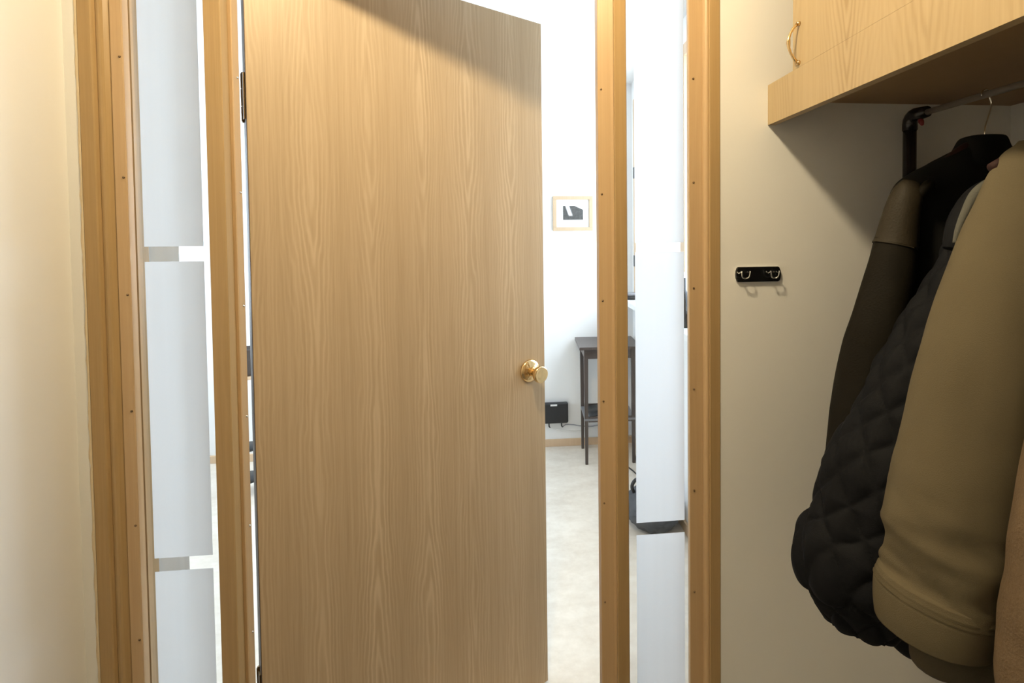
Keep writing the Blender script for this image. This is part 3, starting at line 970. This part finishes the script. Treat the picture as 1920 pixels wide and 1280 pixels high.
# slumped bag under the window
bgp = tag(empty('cloth_bag'), 'slumped dark grey cloth bag on the floor under the window', 'bag')
bm = bmesh.new()
bmesh.ops.create_icosphere(bm, subdivisions=5, radius=1.0)
for v in bm.verts:
    d_ = v.co.copy()
    n_ = 0.10 * noise.noise(d_ * 2.3) + 0.07 * noise.noise(d_ * 5.5 + Vector((3, 1, 2))) + 0.03 * noise.noise(d_ * 13)
    d_ *= 1 + n_
    z = d_.z * 0.100 + 0.092
    v.co = Vector((0.705 + d_.x * 0.138, 2.52 + d_.y * 0.150, FL + max(0.001, z)))
me = bpy.data.meshes.new('sack')
bm.to_mesh(me)
bm.free()
link('sack', me, 'bag_grey', bgp, True)
tube('strap', [(0.628, 2.552, 0.071), (0.601, 2.531, 0.133), (0.628, 2.531, 0.17), (0.69, 2.552, 0.144), (0.722, 2.563, 0.107)], 0.009, 'black_plastic', bgp, 10, samples=28)

# dark things on the window sill
vz = tag(empty('bottle', (0.806, 2.33, 0.981)), 'dark narrow bottle on the window sill', 'bottle')
lathe('glass_body', [(0.030, 0.0), (0.032, 0.01), (0.032, 0.13), (0.026, 0.155), (0.012, 0.175), (0.011, 0.23), (0.013, 0.235)], 'black_gloss', vz)
lathe('cap', [(0.0135, 0.232), (0.0135, 0.255), (0.012, 0.258)], 'white_paint', vz, 16)
cd = tag(empty('storage_tin', (0.805, 3.39, 0.981)), 'low dark tin on the far end of the window sill', 'tin')
lathe('tin_body', [(0.045, 0.0), (0.046, 0.004), (0.046, 0.028)], 'black_plastic', cd)
lathe('lid', [(0.048, 0.028), (0.048, 0.040), (0.044, 0.043)], 'grey_shelf', cd)

# narrow planter stand glimpsed through the hinge gap
ps = tag(empty('planter_stand', (-1.545, 3.12, FL)), 'narrow planter stand glimpsed through the gap at the door hinge', 'plant stand')
lathe('planter', [(0.048, 0.690), (0.056, 0.700), (0.070, 0.840), (0.072, 0.846), (0.066, 0.846), (0.060, 0.800)], 'dark_wood', ps, 28)
lathe('tray', [(0.066, 0.672), (0.070, 0.676), (0.070, 0.688), (0.064, 0.690)], 'pale_wood', ps, 28)
for k in range(3):
    a_ = 2 * math.pi * k / 3 + 0.3
    c_, s_ = math.cos(a_), math.sin(a_)
    tube('leg', [(0.052 * c_, 0.052 * s_, 0.672), (0.045 * c_, 0.045 * s_, 0.40), (0.075 * c_, 0.075 * s_, 0.0)], 0.006, 'black_tube', ps, 8, samples=14)
for z_, r_ in ((0.265, 0.060), (0.085, 0.070)):
    lathe('shelf_ring', [(r_ - 0.004, z_ - 0.012), (r_, z_ - 0.010), (r_, z_ + 0.010), (r_ - 0.004, z_ + 0.012)], 'black_plastic', ps, 28)

# white curtain drawn beside the left sidelight, in the bright room
cu = tag(empty('curtain'), 'white curtain hanging behind the left frosted sidelight', 'curtain')
vs, fs = [], []
NU, NV = 90, 12
for j in range(NV + 1):
    z_ = -0.045 + (2.30 + 0.045) * j / NV
    for i in range(NU + 1):
        x_ = -1.28 + 0.475 * i / NU
        y_ = 1.335 + 0.010 * math.sin(x_ * 75 + 0.8 * math.sin(x_ * 21)) + 0.003 * math.sin(z_ * 3 + x_ * 30)
        vs.append((x_, y_, z_))
for j in range(NV):
    for i in range(NU):
        q_ = j * (NU + 1) + i
        fs.append((q_, q_ + 1, q_ + NU + 2, q_ + NU + 1))
link('cloth', pydata('cloth', vs, fs), 'curtain_white', cu, True)
tube('rod', [(-1.34, 1.335, 2.315), (-0.79, 1.335, 2.315)], 0.009, 'white_paint', cu, 12)
for x_ in (-1.32, -0.81):
    tube('bracket', [(x_, 1.252, 2.315), (x_, 1.335, 2.315)], 0.006, 'white_paint', cu, 10)
